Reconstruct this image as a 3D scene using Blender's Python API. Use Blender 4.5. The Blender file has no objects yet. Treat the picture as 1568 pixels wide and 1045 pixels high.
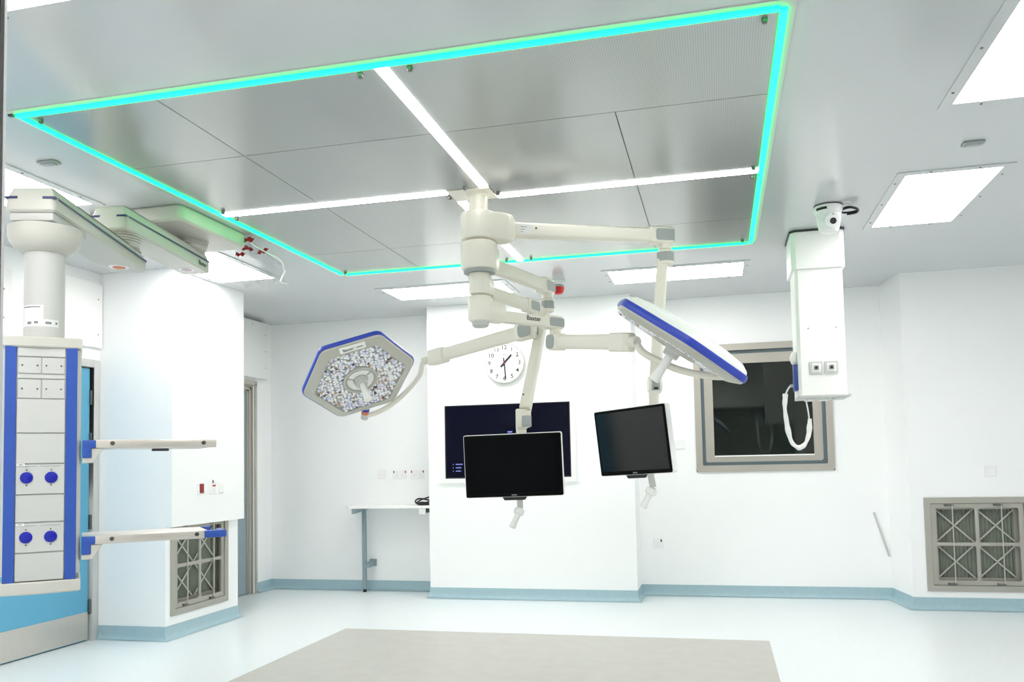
import bpy, bmesh, math, random
from mathutils import Matrix, Vector
S = bpy.context.scene
COL = S.collection
V = Vector
# ------------------------------------------------------------------ camera
cam = bpy.data.cameras.new('camera'); cam_o = bpy.data.objects.new('camera', cam); COL.objects.link(cam_o)
cam.sensor_width = 36; cam.lens = 29.571; cam.shift_y = 0.07284; cam.clip_start = 0.02
cam_o.matrix_world = Matrix(((0.970737, 0.033076, 0.237855, 0), (0.239308, -0.050658, -0.969622, 0),
                             (-0.020024, 0.998168, -0.057086, 1.25), (0, 0, 0, 1)))
S.camera = cam_o
# ------------------------------------------------------------------ world, light levels, exposure
W = bpy.data.worlds.new('world'); S.world = W; W.use_nodes = True
W.node_tree.nodes['Background'].inputs[0].default_value = (.8, .86, .9, 1)
W.node_tree.nodes['Background'].inputs[1].default_value = .15
PANEL_LIGHT, STRIP_LIGHT, LED_LIGHT = 15.0, 9.0, 4.8
S.view_settings.view_transform = 'Standard'; S.view_settings.look = 'None'
S.view_settings.gamma = 1; S.view_settings.use_curve_mapping = False
S.view_settings.exposure = 0.0
S.cycles.diffuse_bounces = 8; S.cycles.max_bounces = 14; S.cycles.caustics_reflective = False; S.cycles.transparent_max_bounces = 24
CEIL = 2.77
# ------------------------------------------------------------------ materials
def s2l(c):
    return tuple(((x/255)/12.92 if x/255 <= .04045 else ((x/255+.055)/1.055)**2.4) for x in c)
def mat(name, rgb, rough=.45, metal=0, noise=0, nscale=8, bump=0, bscale=60, spec=.5, emit=None, estr=0, coat=0):
    m = bpy.data.materials.new(name); m.use_nodes = True; nt = m.node_tree; p = nt.nodes['Principled BSDF']
    c = s2l(rgb) + (1,)
    p.inputs['Base Color'].default_value = c; p.inputs['Roughness'].default_value = rough
    p.inputs['Metallic'].default_value = metal; p.inputs['Specular IOR Level'].default_value = spec
    p.inputs['Coat Weight'].default_value = coat
    if emit:
        p.inputs['Emission Color'].default_value = emit + (1,); p.inputs['Emission Strength'].default_value = estr
    tc = nt.nodes.new('ShaderNodeTexCoord')
    if noise:
        n = nt.nodes.new('ShaderNodeTexNoise'); n.inputs['Scale'].default_value = nscale; n.inputs['Detail'].default_value = 5
        nt.links.new(tc.outputs['Object'], n.inputs['Vector'])
        r = nt.nodes.new('ShaderNodeMix'); r.data_type = 'RGBA'
        r.inputs[6].default_value = tuple(x*(1-noise) for x in c[:3]) + (1,)
        r.inputs[7].default_value = tuple(min(1, x*(1+noise)) for x in c[:3]) + (1,)
        nt.links.new(n.outputs['Fac'], r.inputs[0]); nt.links.new(r.outputs[2], p.inputs['Base Color'])
    if bump:
        n2 = nt.nodes.new('ShaderNodeTexNoise'); n2.inputs['Scale'].default_value = bscale
        nt.links.new(tc.outputs['Object'], n2.inputs['Vector'])
        b = nt.nodes.new('ShaderNodeBump'); b.inputs['Strength'].default_value = bump; b.inputs['Distance'].default_value = .01
        nt.links.new(n2.outputs['Fac'], b.inputs['Height']); nt.links.new(b.outputs['Normal'], p.inputs['Normal'])
    return m
M = {}
M['wall'] = mat('wall_white', (243, 244, 244), .4, noise=.015, nscale=3)
M['ceiling'] = mat('ceiling_white', (199, 202, 204), .16, noise=.02, nscale=2, bump=.02, bscale=1.6, spec=.7)
M['floor'] = mat('floor_vinyl', (225, 231, 232), .3, noise=.05, nscale=30)
M['inlay'] = mat('grey_vinyl', (186, 184, 177), .33, noise=.10, nscale=9)
M['cove'] = mat('blue_vinyl', (160, 187, 196), .4, noise=.08, nscale=25)
M['cream'] = mat('cream_enamel', (230, 226, 214), .32)
M['pendant'] = mat('pendant_grey_enamel', (196, 195, 187), .38)
M['white'] = mat('white_enamel', (240, 240, 238), .35)
M['plastic'] = mat('white_plastic', (236, 236, 236), .4)
M['grey'] = mat('light_grey_plastic', (196, 197, 194), .45)
M['mid'] = mat('mid_grey_plastic', (158, 163, 162), .45)
M['dark'] = mat('dark_grey', (60, 62, 64), .5)
M['black'] = mat('black_plastic', (16, 17, 20), .35)
M['bezel'] = mat('black_bezel', (5, 6, 8), .3, spec=.08)
M['screen'] = mat('black_glass', (4, 5, 9), .1, spec=.06)
M['screenreflect'] = mat('black_glass_grey_reflection', (18, 18, 19), .08, spec=.4)  # black screen again, the reflected wall put in as greyer colour and stronger gloss
M['tvscreen'] = mat('blue_black_glass', (6, 7, 22), .1, spec=.08, emit=(.01, .012, .05), estr=.1)
M['screenmark'] = mat('screen_mark', (90, 100, 170), .5, emit=(.25, .3, .75), estr=.6)
M['blue'] = mat('royal_blue_plastic', (42, 80, 168), .4, noise=.04, nscale=12)
M['rim'] = mat('rim_blue', (40, 64, 178), .35)
M['socket'] = mat('deep_blue_plastic', (4, 20, 160), .35)
M['door'] = mat('sky_blue_laminate', (92, 165, 197), .4, noise=.02)
M['steel'] = mat('brushed_steel', (206, 200, 192), .36, metal=.6, noise=.06, nscale=40)
M['frame'] = mat('warm_grey_metal', (178, 173, 164), .4, metal=.35)
M['grille'] = mat('grille_metal', (172, 169, 160), .42, metal=.3)
M['filter'] = mat('filter_pleats', (132, 138, 126), .8, noise=.12, nscale=30)
M['groove'] = mat('dark_groove', (92, 108, 114), .5)
M['doorgrey'] = mat('door_grey_blue', (140, 158, 166), .4)
M['jamb'] = mat('jamb_grey', (118, 110, 106), .5)
M['red'] = mat('red_plastic', (190, 20, 28), .4)
M['maroon'] = mat('maroon_plastic', (140, 40, 44), .4)
M['orange'] = mat('orange_plastic', (214, 122, 70), .4)
M['pink'] = mat('pink_plastic', (186, 150, 172), .4)
M['navy'] = mat('navy_line', (30, 44, 92), .4)
M['navyblock'] = mat('navy_blue_plastic', (34, 62, 134), .4)
M['chrome'] = mat('dark_metal', (110, 110, 108), .3, metal=.9)
M['ink'] = mat('ink', (30, 32, 40), .6)
M['inkgrey'] = mat('ink_grey', (128, 132, 138), .6)
M['paper'] = mat('label_paper', (226, 226, 226), .6)
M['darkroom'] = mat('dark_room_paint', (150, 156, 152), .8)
M['lampgrey'] = mat('lamp_grey', (188, 187, 178), .4)
M['lightpanel'] = mat('light_diffuser', (255, 255, 255), .5, emit=(1, .948, .938), estr=PANEL_LIGHT)
M['strip'] = mat('white_strip_diffuser', (255, 255, 255), .5, emit=(1, .985, .97), estr=STRIP_LIGHT)
M['led'] = mat('green_led_diffuser', (20, 120, 90), .5, emit=(.003, 1, .18), estr=LED_LIGHT)
def mat_perforated():
    m = mat('perforated_panel', (172, 175, 172), .22, metal=.5)
    nt = m.node_tree; p = nt.nodes['Principled BSDF']
    tc = nt.nodes.new('ShaderNodeTexCoord'); vo = nt.nodes.new('ShaderNodeTexVoronoi')
    vo.inputs['Scale'].default_value = 110; vo.inputs['Randomness'].default_value = 0
    nt.links.new(tc.outputs['Object'], vo.inputs['Vector'])
    cr = nt.nodes.new('ShaderNodeValToRGB'); cr.color_ramp.elements[0].position = .22; cr.color_ramp.elements[1].position = .3
    a = s2l((158, 161, 160)); b = s2l((186, 189, 187))
    cr.color_ramp.elements[0].color = a + (1,); cr.color_ramp.elements[1].color = b + (1,)
    nt.links.new(vo.outputs['Distance'], cr.inputs['Fac']); nt.links.new(cr.outputs['Color'], p.inputs['Base Color'])
    return m
M['panel'] = mat_perforated()
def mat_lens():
    m = mat('painted_lens_glitter', (220, 220, 230), .2, metal=.1)
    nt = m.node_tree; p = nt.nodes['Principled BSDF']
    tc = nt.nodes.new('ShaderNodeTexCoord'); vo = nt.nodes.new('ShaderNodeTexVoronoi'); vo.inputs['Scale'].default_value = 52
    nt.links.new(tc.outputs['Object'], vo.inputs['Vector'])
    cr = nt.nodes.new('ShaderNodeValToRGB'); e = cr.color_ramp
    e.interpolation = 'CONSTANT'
    cols = [(0, (250, 250, 255)), (.3, (222, 226, 250)), (.45, (255, 255, 255)), (.70, (206, 172, 146)), (.78, (240, 236, 252)), (.91, (110, 92, 100)), (.95, (206, 202, 236))]  # sparkle of the lenses painted as random white, lavender, brown and dark cells
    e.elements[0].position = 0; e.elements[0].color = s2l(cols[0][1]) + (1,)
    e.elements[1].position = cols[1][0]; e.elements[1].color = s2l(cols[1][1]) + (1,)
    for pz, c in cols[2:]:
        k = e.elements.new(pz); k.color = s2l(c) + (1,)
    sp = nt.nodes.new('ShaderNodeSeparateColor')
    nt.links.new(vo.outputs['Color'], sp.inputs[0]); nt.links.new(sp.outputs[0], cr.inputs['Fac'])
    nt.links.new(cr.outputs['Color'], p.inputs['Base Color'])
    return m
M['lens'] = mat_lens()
def mat_glass(name, tint, ior=1.45, rough=.02, const=None):
    m = bpy.data.materials.new(name); m.use_nodes = True; nt = m.node_tree
    for n in list(nt.nodes):
        if n.type != 'OUTPUT_MATERIAL': nt.nodes.remove(n)
    out = [n for n in nt.nodes if n.type == 'OUTPUT_MATERIAL'][0]
    tr = nt.nodes.new('ShaderNodeBsdfTransparent'); tr.inputs[0].default_value = s2l(tint) + (1,)
    gl = nt.nodes.new('ShaderNodeBsdfGlossy'); gl.inputs['Roughness'].default_value = rough
    fr = nt.nodes.new('ShaderNodeFresnel'); fr.inputs['IOR'].default_value = ior
    mx = nt.nodes.new('ShaderNodeMixShader')
    if const is None: nt.links.new(fr.outputs[0], mx.inputs[0])
    else: mx.inputs[0].default_value = const
    nt.links.new(tr.outputs[0], mx.inputs[1]); nt.links.new(gl.outputs[0], mx.inputs[2]); nt.links.new(mx.outputs[0], out.inputs[0])
    return m
M['glass'] = mat_glass('window_glass', (226, 232, 228))
M['film'] = mat_glass('clear_film', (244, 246, 246), 1.3, .3, .13)
# ------------------------------------------------------------------ mesh helpers
def frame(o, x, y, z):
    x, y, z = V(x).normalized(), V(y).normalized(), V(z).normalized()
    return Matrix(((x.x, y.x, z.x, o[0]), (x.y, y.y, z.y, o[1]), (x.z, y.z, z.z, o[2]), (0, 0, 0, 1)))
def along(p0, p1, up=(0, 0, 1)):
    """frame at p0 whose z runs to p1; returns frame, length"""
    p0, p1 = V(p0), V(p1); z = (p1-p0); L = z.length; z.normalize(); up = V(up)
    if abs(z.dot(up)) > .98: up = V((0, 1, 0))
    x = up.cross(z).normalized(); y = z.cross(x)
    return frame(p0, x, y, z), L
class MB:
    def __init__(s, m=None): s.bm = bmesh.new(); s.m = m or Matrix.Identity(4)
    def _add(s, t, m=None):
        t.transform(s.m @ m if m is not None else s.m)
        me = bpy.data.meshes.new('t'); t.to_mesh(me); t.free(); s.bm.from_mesh(me); bpy.data.meshes.remove(me); return s
    def box(s, a, b, bev=0, m=None, seg=2):
        t = bmesh.new(); bmesh.ops.create_cube(t, size=1)
        c = [(a[i]+b[i])/2 for i in range(3)]; d = [abs(b[i]-a[i]) for i in range(3)]
        for v in t.verts: v.co = V((v.co.x*d[0]+c[0], v.co.y*d[1]+c[1], v.co.z*d[2]+c[2]))
        if bev: bmesh.ops.bevel(t, geom=t.edges[:], offset=min(bev, min(d)*.49), segments=seg, affect='EDGES', profile=.5)
        return s._add(t, m)
    def loft(s, loops, cap=(True, True), m=None):
        """loops: lists of equal point counts"""
        t = bmesh.new(); n = len(loops[0])
        vs = [[t.verts.new(p) for p in l] for l in loops]
        for a, b in zip(vs, vs[1:]):
            for i in range(n): t.faces.new((a[i], a[(i+1) % n], b[(i+1) % n], b[i]))
        if cap[0]: t.faces.new(vs[0][::-1])
        if cap[1]: t.faces.new(vs[-1])
        bmesh.ops.recalc_face_normals(t, faces=t.faces[:])
        return s._add(t, m)
    def lathe(s, prof, seg=28, m=None):
        """prof: (r, z) pairs, capped"""
        return s.loft([[(r*math.cos(2*math.pi*i/seg), r*math.sin(2*math.pi*i/seg), z) for i in range(seg)] for r, z in prof], m=m)
    def cyl(s, p0, p1, r, r1=None, seg=24, bev=0):
        f, L = along(p0, p1); r1 = r if r1 is None else r1
        pr = [(r, 0), (r1, L)] if not bev else [(r-bev, 0), (r, bev), (r1, L-bev), (r1-bev, L)]
        return s.lathe(pr, seg, f)
    def prism(s, poly, z0, z1, bev=0, m=None):
        if not bev: return s.loft([[(x, y, z0) for x, y in poly], [(x, y, z1) for x, y in poly]], m=m)
        ins = inset(poly, bev)
        return s.loft([[(x, y, z0) for x, y in ins], [(x, y, z0+bev) for x, y in poly], [(x, y, z1-bev) for x, y in poly], [(x, y, z1) for x, y in ins]], m=m)
    def ring(s, outer, inner, z0, z1, m=None):
        """flat ring between two equal-count polygons"""
        a = [(x, y, z0) for x, y in outer]; b = [(x, y, z1) for x, y in outer]
        c = [(x, y, z1) for x, y in inner]; d = [(x, y, z0) for x, y in inner]
        return s.loft([a, b, c, d, a], cap=(False, False), m=m)
    def beam(s, p0, p1, w0, h0, w1=None, h1=None, up=(0, 0, 1), rad=.3):
        w1 = w0 if w1 is None else w1; h1 = h0 if h1 is None else h1
        f, L = along(p0, p1, up)
        return s.loft([[(x, y, 0) for x, y in rrect(w0, h0, min(w0, h0)*rad, 4)], [(x, y, L) for x, y in rrect(w1, h1, min(w1, h1)*rad, 4)]], m=f)
    def tube(s, pts, r, seg=12, smooth=6):
        P = [V(p) for p in pts]
        if smooth and len(P) > 2:
            Q = []
            for i in range(len(P)-1):
                a, b, c, d = P[max(i-1, 0)], P[i], P[i+1], P[min(i+2, len(P)-1)]
                for k in range(smooth):
                    u = k/smooth
                    Q.append(.5*((2*b)+(c-a)*u+(2*a-5*b+4*c-d)*u*u+(3*b-a-3*c+d)*u**3))
            Q.append(P[-1]); P = Q
        loops = []; up = V((0, 0, 1)); x = None
        for i, p in enumerate(P):
            t = (P[min(i+1, len(P)-1)]-P[max(i-1, 0)]).normalized()
            if x is None:
                x = up.cross(t)
                if x.length < .05: x = V((1, 0, 0)).cross(t)
            x = (x - t*x.dot(t)).normalized(); y = t.cross(x)
            rr = r(i/(len(P)-1)) if callable(r) else r
            loops.append([p + x*rr*math.cos(2*math.pi*k/seg) + y*rr*math.sin(2*math.pi*k/seg) for k in range(seg)])
        return s.loft(loops)
def inset(poly, d):
    n = len(poly); out = []
    area = sum(poly[i][0]*poly[(i+1) % n][1]-poly[(i+1) % n][0]*poly[i][1] for i in range(n)); sg = 1 if area > 0 else -1
    for i in range(n):
        a, b, c = V(poly[i-1]), V(poly[i]), V(poly[(i+1) % n])
        e1, e2 = (b-a), (c-b)
        n1 = V((-e1.y, e1.x)).normalized()*sg if e1.length > 1e-9 else V((0, 0)); n2 = V((-e2.y, e2.x)).normalized()*sg if e2.length > 1e-9 else n1
        k = (n1+n2); k = k/max(k.length_squared/2, .3)
        out.append((b.x+k.x*d, b.y+k.y*d))
    return out
def rpoly(c, r, seg=4):
    out = []; n = len(c)
    for i in range(n):
        a, b, d = V(c[i-1]), V(c[i]), V(c[(i+1) % n])
        u, w = (a-b).normalized(), (d-b).normalized()
        th = math.acos(max(-1, min(1, u.dot(w)))); t = r/math.tan(th/2)
        cen = b+(u+w).normalized()*(r/math.sin(th/2))
        p, q = b+u*t-cen, b+w*t-cen
        a0, a1 = math.atan2(p.y, p.x), math.atan2(q.y, q.x); da = (a1-a0+math.pi) % (2*math.pi)-math.pi
        for k in range(seg+1):
            g = a0+da*k/seg; out.append((cen.x+r*math.cos(g), cen.y+r*math.sin(g)))
    return out
def rrect(w, h, r, seg=4, cx=0, cy=0):
    return rpoly([(cx-w/2, cy-h/2), (cx+w/2, cy-h/2), (cx+w/2, cy+h/2), (cx-w/2, cy+h/2)], max(r, 1e-4), seg)
def hull(r0, r1, L, seg=14):
    """outline of a circle r0 at 0 and circle r1 at (L,0)"""
    b = math.acos((r0-r1)/L); o = []
    for k in range(seg+1):
        g = -b+2*b*k/seg; o.append((L+r1*math.cos(g), r1*math.sin(g)))
    for k in range(seg+1):
        g = b+(2*math.pi-2*b)*k/seg; o.append((r0*math.cos(g), r0*math.sin(g)))
    return o
ORG = {}
def obj(name, mb, m, parent=None, label=None, loc=None, smooth=True, kind=None):
    me = bpy.data.meshes.new(name); bm = mb.bm
    bmesh.ops.remove_doubles(bm, verts=bm.verts[:], dist=1e-5)
    bmesh.ops.recalc_face_normals(bm, faces=bm.faces[:])
    org = ORG[parent.name] if parent is not None else V(loc or (0, 0, 0))
    bmesh.ops.translate(bm, verts=bm.verts[:], vec=-org)
    if smooth:
        for f in bm.faces: f.smooth = True
    bm.to_mesh(me); bm.free()
    if smooth: me.set_sharp_from_angle(angle=math.radians(34))
    me.materials.append(M[m])
    o = bpy.data.objects.new(name, me); COL.objects.link(o)
    if parent is not None: o.parent = parent; ORG[o.name] = org
    else: o.location = org; ORG[o.name] = org
    if label: o['label'] = label
    if kind: o['kind'] = kind
    return o
def thing(name, label, cat, loc, group=None):
    o = bpy.data.objects.new(name, None); COL.objects.link(o); o.location = loc; o.empty_display_size = .05
    o['label'] = label; o['category'] = cat
    if group: o['group'] = group
    ORG[o.name] = V(loc); return o
def tag(o, label, cat, group=None):
    o['label'] = label; o['category'] = cat
    if group: o['group'] = group
    return o
def text(body, size, m, mt, name, parent, depth=.0006, align='CENTER', bold=0):
    cu = bpy.data.curves.new('t', 'FONT'); cu.body = body; cu.size = size; cu.extrude = depth; cu.align_x = align; cu.align_y = 'CENTER'; cu.resolution_u = 3; cu.offset = bold
    t = bpy.data.objects.new('t', cu); me = bpy.data.meshes.new_from_object(t); bpy.data.objects.remove(t)
    bm = bmesh.new(); bm.from_mesh(me); bpy.data.meshes.remove(me)
    mb = MB(); mb._add(bm, m); return obj(name, mb, mt, parent, smooth=False)
def struct(name, mb, m, parent=None, smooth=False):
    o = obj(name, mb, m, parent, smooth=smooth)
    if parent is None: o['kind'] = 'structure'
    return o
def copy_tree(src, delta, label, group=None):
    """copy of a thing with copies of its parts and sub-parts"""
    r = src.copy(); COL.objects.link(r); r.location = src.location + V(delta); r['label'] = label
    if group: r['group'] = group
    for ch in src.children:
        c = ch.copy(); COL.objects.link(c); c.parent = r
        for g in ch.children:
            d = g.copy(); COL.objects.link(d); d.parent = c
    return r
BACK = lambda x, y, z: frame((x, y, z), (1, 0, 0), (0, 0, 1), (0, -1, 0))     # local x right, y up, z out of a wall facing -Y
LEFT = lambda x, y, z: frame((x, y, z), (0, 1, 0), (0, 0, 1), (1, 0, 0))      # the same for a wall facing +X
def wall_cells(mb, fr, w, h, holes, depth):
    """wall panel in local frame (x 0..w, y 0..h, z 0 front) with rectangular holes (x0,y0,x1,y1)"""
    xs = sorted({0, w} | {q for a in holes for q in (a[0], a[2])}); ys = sorted({0, h} | {q for a in holes for q in (a[1], a[3])})
    for i in range(len(xs)-1):
        for j in range(len(ys)-1):
            cx, cy = (xs[i]+xs[i+1])/2, (ys[j]+ys[j+1])/2
            if any(a[0] < cx < a[2] and a[1] < cy < a[3] for a in holes): continue
            mb.box((xs[i], ys[j], -depth), (xs[i+1], ys[j+1], 0), m=fr)
# ------------------------------------------------------------------ room shell
fl = struct('floor', MB().box((-4.9, -1.6, -.1), (3.4, 8.6, 0)), 'floor')
obj('inlay_panel', MB().box((-2.85, 2.9, .0004), (.29, 6.085, .003)), 'inlay', fl, 'large warm grey vinyl rectangle let into the pale floor', smooth=False)
struct('ceiling', MB().box((-4.9, -1.6, CEIL), (3.4, 8.6, CEIL+.1)), 'ceiling')
wb = MB()
wall_cells(wb, BACK(-4.7, 8, 0), 1.98, CEIL, [], .12)                                   # recess with the worktop
wb.box((-2.69, 7.6, 0), (-.745, 8.12, CEIL))                                            # pier with clock and screen
wall_cells(wb, BACK(-.745, 8, 0), 2.175, CEIL, [(.535, 1.135, 1.745, 2.315)], .12)      # window bay
GR = (1.604, .15, 2.384, .905)
wall_cells(wb, BACK(1.50, 7.5, 0), 1.8, CEIL, [(GR[0]-1.5+.03, GR[1]+.03, GR[2]-1.5-.03, GR[3]-.03)], .2)
wb.prism([(1.43, 8.0), (1.50, 7.5), (1.56, 7.6), (1.56, 8.1), (1.43, 8.1)], 0, CEIL)
struct('wall_back', wb, 'wall')
wl = MB()
wall_cells(wl, LEFT(-4.58, .85, 0), 7.3, CEIL, [(3.1, .0, 4.56, 2.06), (5.6, 0, 6.8, 2.12)], .15)
struct('wall_left', wl, 'wall')
# pier on the left wall: upper box overhangs the lower one
pl = MB(); pl.box((-4.58, 5.466, .83), (-3.945, 6.44, CEIL))
wall_cells(pl, LEFT(-4.0, 5.47, 0), .96, .94, [(.085, .2, .775, .86)], .24)
pl.box((-4.58, 5.47, 0), (-4.24, 6.43, .94))
struct('wall_left', pl, 'wall')
wf = MB(); wf.box((-4.7, .85, 0), (-1.08, 1.0, CEIL)).box((1.25, .85, 0), (3.4, 1.0, CEIL)).box((-1.06, .85, 2.15), (1.25, 1.0, CEIL))
struct('wall_front', wf, 'wall')
struct('wall_right', MB().box((3.2, -1.6, 0), (3.4, 7.7, CEIL)), 'wall')
wr = MB(); wr.box((-2.2, -1.6, 0), (2.2, -1.5, CEIL)).box((-2.2, -1.5, 0), (-2.1, .85, CEIL)).box((2.1, -1.5, 0), (2.2, .85, CEIL))
struct('wall_corridor', wr, 'wall')
# doorway the photograph is taken from
jb = MB(); jb.box((-1.08, .83, 0), (-1.024, 1.015, 2.15)).box((1.2, .83, 0), (1.25, 1.015, 2.15)).box((-1.06, .83, 2.1), (1.25, 1.015, 2.15))
tj = struct('trim_1', jb, 'jamb')
st = MB(); st.box((-1.028, 1.008, 0), (-1.016, 1.013, 2.1)); obj('door_stop', st, 'paper', tj, 'pale edge strip')
# coved skirting
def sweep(plan, name):
    prof = [(0, .1), (.004, .1), (.006, .045), (.011, .024), (.022, .009), (.04, .0025), (.0, .0005)]
    mb = MB(); P = [V(p) for p in plan]; loops = []
    for i, p in enumerate(P):
        d0 = (P[i]-P[i-1]).normalized() if i else None; d1 = (P[i+1]-P[i]).normalized() if i < len(P)-1 else None
        d0 = d0 or d1; d1 = d1 or d0
        n0, n1 = V((d0.y, -d0.x)), V((d1.y, -d1.x)); k = n0+n1; k = k/(k.length_squared/2)
        loops.append([(p.x+k.x*o, p.y+k.y*o, z) for o, z in prof])
    mb.loft(loops); return struct(name, mb, 'cove', smooth=True)
sweep([(-4.58, 7.71), (-4.58, 8.0), (-2.69, 8.0), (-2.69, 7.6), (-.745, 7.6), (-.745, 8.0), (1.43, 8.0), (1.50, 7.5), (3.2, 7.5)], 'baseboard_back')
sweep([(-4.58, 5.47), (-4.0, 5.47), (-4.0, 6.43), (-4.58, 6.43)], 'baseboard_left')
sweep([(3.2, 7.5), (3.2, 1.0)], 'baseboard_right')
# ------------------------------------------------------------------ door 1 (blue) in the left wall
d1 = struct('door_1', MB().box((-4.65, 3.99, .008), (-4.598, 5.383, 2.03)), 'door')
obj('kick_plate', MB().box((-4.599, 3.99, .012), (-4.5955, 5.383, .213)), 'steel', d1, 'brushed steel kick plate')
for z in (1.81, 1.49, .876, .25):
    obj('hinge', MB().box((-4.60, 5.380, z-.055), (-4.582, 5.402, z+.055), .004), 'chrome', d1)
fr1 = MB(); fr1.box((-4.70, 5.402, 0), (-4.572, 5.463, 2.10), .004).box((-4.70, 3.93, 0), (-4.572, 3.985, 2.10), .004).box((-4.70, 3.985, 2.04), (-4.572, 5.402, 2.10), .004)
fr1.box((-4.68, 5.37, 0), (-4.625, 5.41, 2.05), .004)
obj('door_frame', fr1, 'grey', d1)
# ------------------------------------------------------------------ door 2 (steel frame, far end of the left wall)
d2 = struct('door_2', MB().box((-4.64, 6.46, .008), (-4.62, 7.59, 2.06)), 'doorgrey')
for k, (y0, x1, mt) in enumerate(((7.58, -4.61, 'frame'), (7.61, -4.598, 'steel'), (7.64, -4.584, 'frame'), (7.665, -4.565, 'steel'))):
    f = MB(); f.box((-4.72, y0, 0), (x1, y0+(.036 if k == 3 else .03), 2.06+.02*k), .003)
    f.box((-4.72, 6.43, 2.03+.022*k), (x1, y0+(.036 if k == 3 else .03), 2.052+.024*k + (.02 if k == 3 else 0)), .003)
    obj('frame_profile', f, mt, d2)
# ------------------------------------------------------------------ window
fw = struct('window_1', MB().ring(rrect(1.21, 1.18, .03, 4), rrect(1.09, 1.06, .012, 4), -.02, .014, m=BACK(.395, 8, 1.725)), 'frame', smooth=True)
obj('recess_frame', MB().ring(rrect(1.09, 1.06, .012), rrect(1.03, 1.00, .012), -.06, -.018, m=BACK(.395, 8, 1.725)), 'groove', fw)
obj('inner_frame', MB().ring(rrect(1.03, 1.00, .02), rrect(.875, .86, .006, cx=-.0, cy=-.02), -.06, -.022, m=BACK(.395, 8, 1.725)), 'frame', fw)
obj('sill_bead', MB().box((-.437, -.452, -.03), (.437, -.44, -.014), m=BACK(.395, 8, 1.725)), 'white', fw)
obj('glass_pane', MB().box((-.45, -.46, -.05), (.45, .43, -.044), m=BACK(.395, 8, 1.725)), 'glass', fw)
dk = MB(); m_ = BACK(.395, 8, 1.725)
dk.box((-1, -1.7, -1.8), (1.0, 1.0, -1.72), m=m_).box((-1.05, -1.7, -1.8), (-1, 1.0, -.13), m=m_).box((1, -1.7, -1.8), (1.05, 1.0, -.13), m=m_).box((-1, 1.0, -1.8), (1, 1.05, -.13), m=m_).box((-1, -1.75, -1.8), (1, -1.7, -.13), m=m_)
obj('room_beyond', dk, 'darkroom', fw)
# ------------------------------------------------------------------ ventilation canopy in the ceiling
CX0, CX1, CY0, CY1 = -2.81, .245, 2.90, 6.02
SX1, SY2, SY3, SX4 = -1.197, 4.378, 4.517, -1.388
can = thing('ventilation_canopy', 'large square ceiling canopy of perforated grey panels edged by green light', 'ventilation canopy', (-1.28, 4.45, CEIL))
obj('border_frame', MB().ring([(CX0-.055, CY0-.055), (CX1+.055, CY0-.055), (CX1+.055, CY1+.055), (CX0-.055, CY1+.055)], [(CX0, CY0), (CX1, CY0), (CX1, CY1), (CX0, CY1)], CEIL-.004, CEIL+.001), 'grey', can, smooth=False)
obj('backing_plate', MB().box((CX0, CY0, CEIL-.003), (CX1, CY1, CEIL-.0005)), 'dark', can, smooth=False)
g = .0022
def pan(x0, y0, x1, y1): obj('perforated_panel', MB().box((x0+g, y0+g, CEIL-.010), (x1-g, y1-g, CEIL-.003)), 'panel', can, smooth=False)
h = .028
quads = [((CX0, SX1-h), (CY0, SY2-h), -2.18, 3.567), ((SX1+h, CX1), (CY0, SY3-h), -.389, 3.567),
         ((CX0, SX4-h), (SY2+h, CY1), -2.18, 5.41), ((SX4+h, CX1), (SY3+h, CY1), -.389, 5.41)]
for (xa, xb), (ya, yb), xs, ys in quads:
    for y0, y1 in ((ya, ys), (ys, yb)):
        for x0, x1 in (((xa, xb),) if xs > -1 and y1 < 4 else ((xa, xs), (xs, xb))): pan(x0, y0, x1, y1)
hx0, hx1, hy0, hy1 = SX4-h, SX1+h, SY2-h, SY3+h
obj('centre_plate', MB().box((hx0+.002, hy0+.002, CEIL-.014), (hx1-.002, hy1-.002, CEIL-.0095)), 'cream', can, smooth=False)
for a, b in (((SX1-.024, CY0, 0), (SX1+.024, hy0-.005, 0)), ((CX0, SY2-.024, 0), (hx0-.005, SY2+.024, 0)), ((hx1+.005, SY3-.024, 0), (CX1, SY3+.024, 0)), ((SX4-.024, hy1+.005, 0), (SX4+.024, CY1, 0))):
    obj('white_light_strip', MB().box((a[0], a[1], CEIL-.018), (b[0], b[1], CEIL-.003), .003), 'strip', can, smooth=False)
for a, b in (((CX0-.028, CY0-.028), (CX1+.005, CY0-.004)), ((CX0-.028, CY0+.004), (CX0-.004, CY1+.004)), ((CX1+.004, CY0-.012), (CX1+.03, CY1+.02)), ((CX0+.012, CY1+.004), (CX1-.006, CY1+.03))):
    obj('green_light_strip', MB().box((a[0], a[1], CEIL-.019), (b[0], b[1], CEIL-.003), .004), 'led', can, smooth=False)
obj('corner_clip', MB().box((CX0-.06, CY0-.03, CEIL-.012), (CX0-.037, CY0-.012, CEIL-.002)), 'chrome', can)
for x, y in ((-2.769, 2.94), (-1.291, 2.93), (-1.09, 2.93), (.2, 2.94), (-1.297, 4.316), (-1.43, 4.455), (-1.146, 4.45), (-2.774, 4.31), (-2.774, 4.452), (.22, 4.45), (.22, 4.60), (-1.483, 5.98), (-1.30, 5.98), (.204, 5.94), (-2.77, 5.96)):
    b = MB(); b.lathe([(.011, CEIL-.010), (.011, CEIL-.022), (.008, CEIL-.028), (.004, CEIL-.028)], 12, Matrix.Translation((x, y, 0)))
    obj('bolt', b, 'chrome', can)
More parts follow.
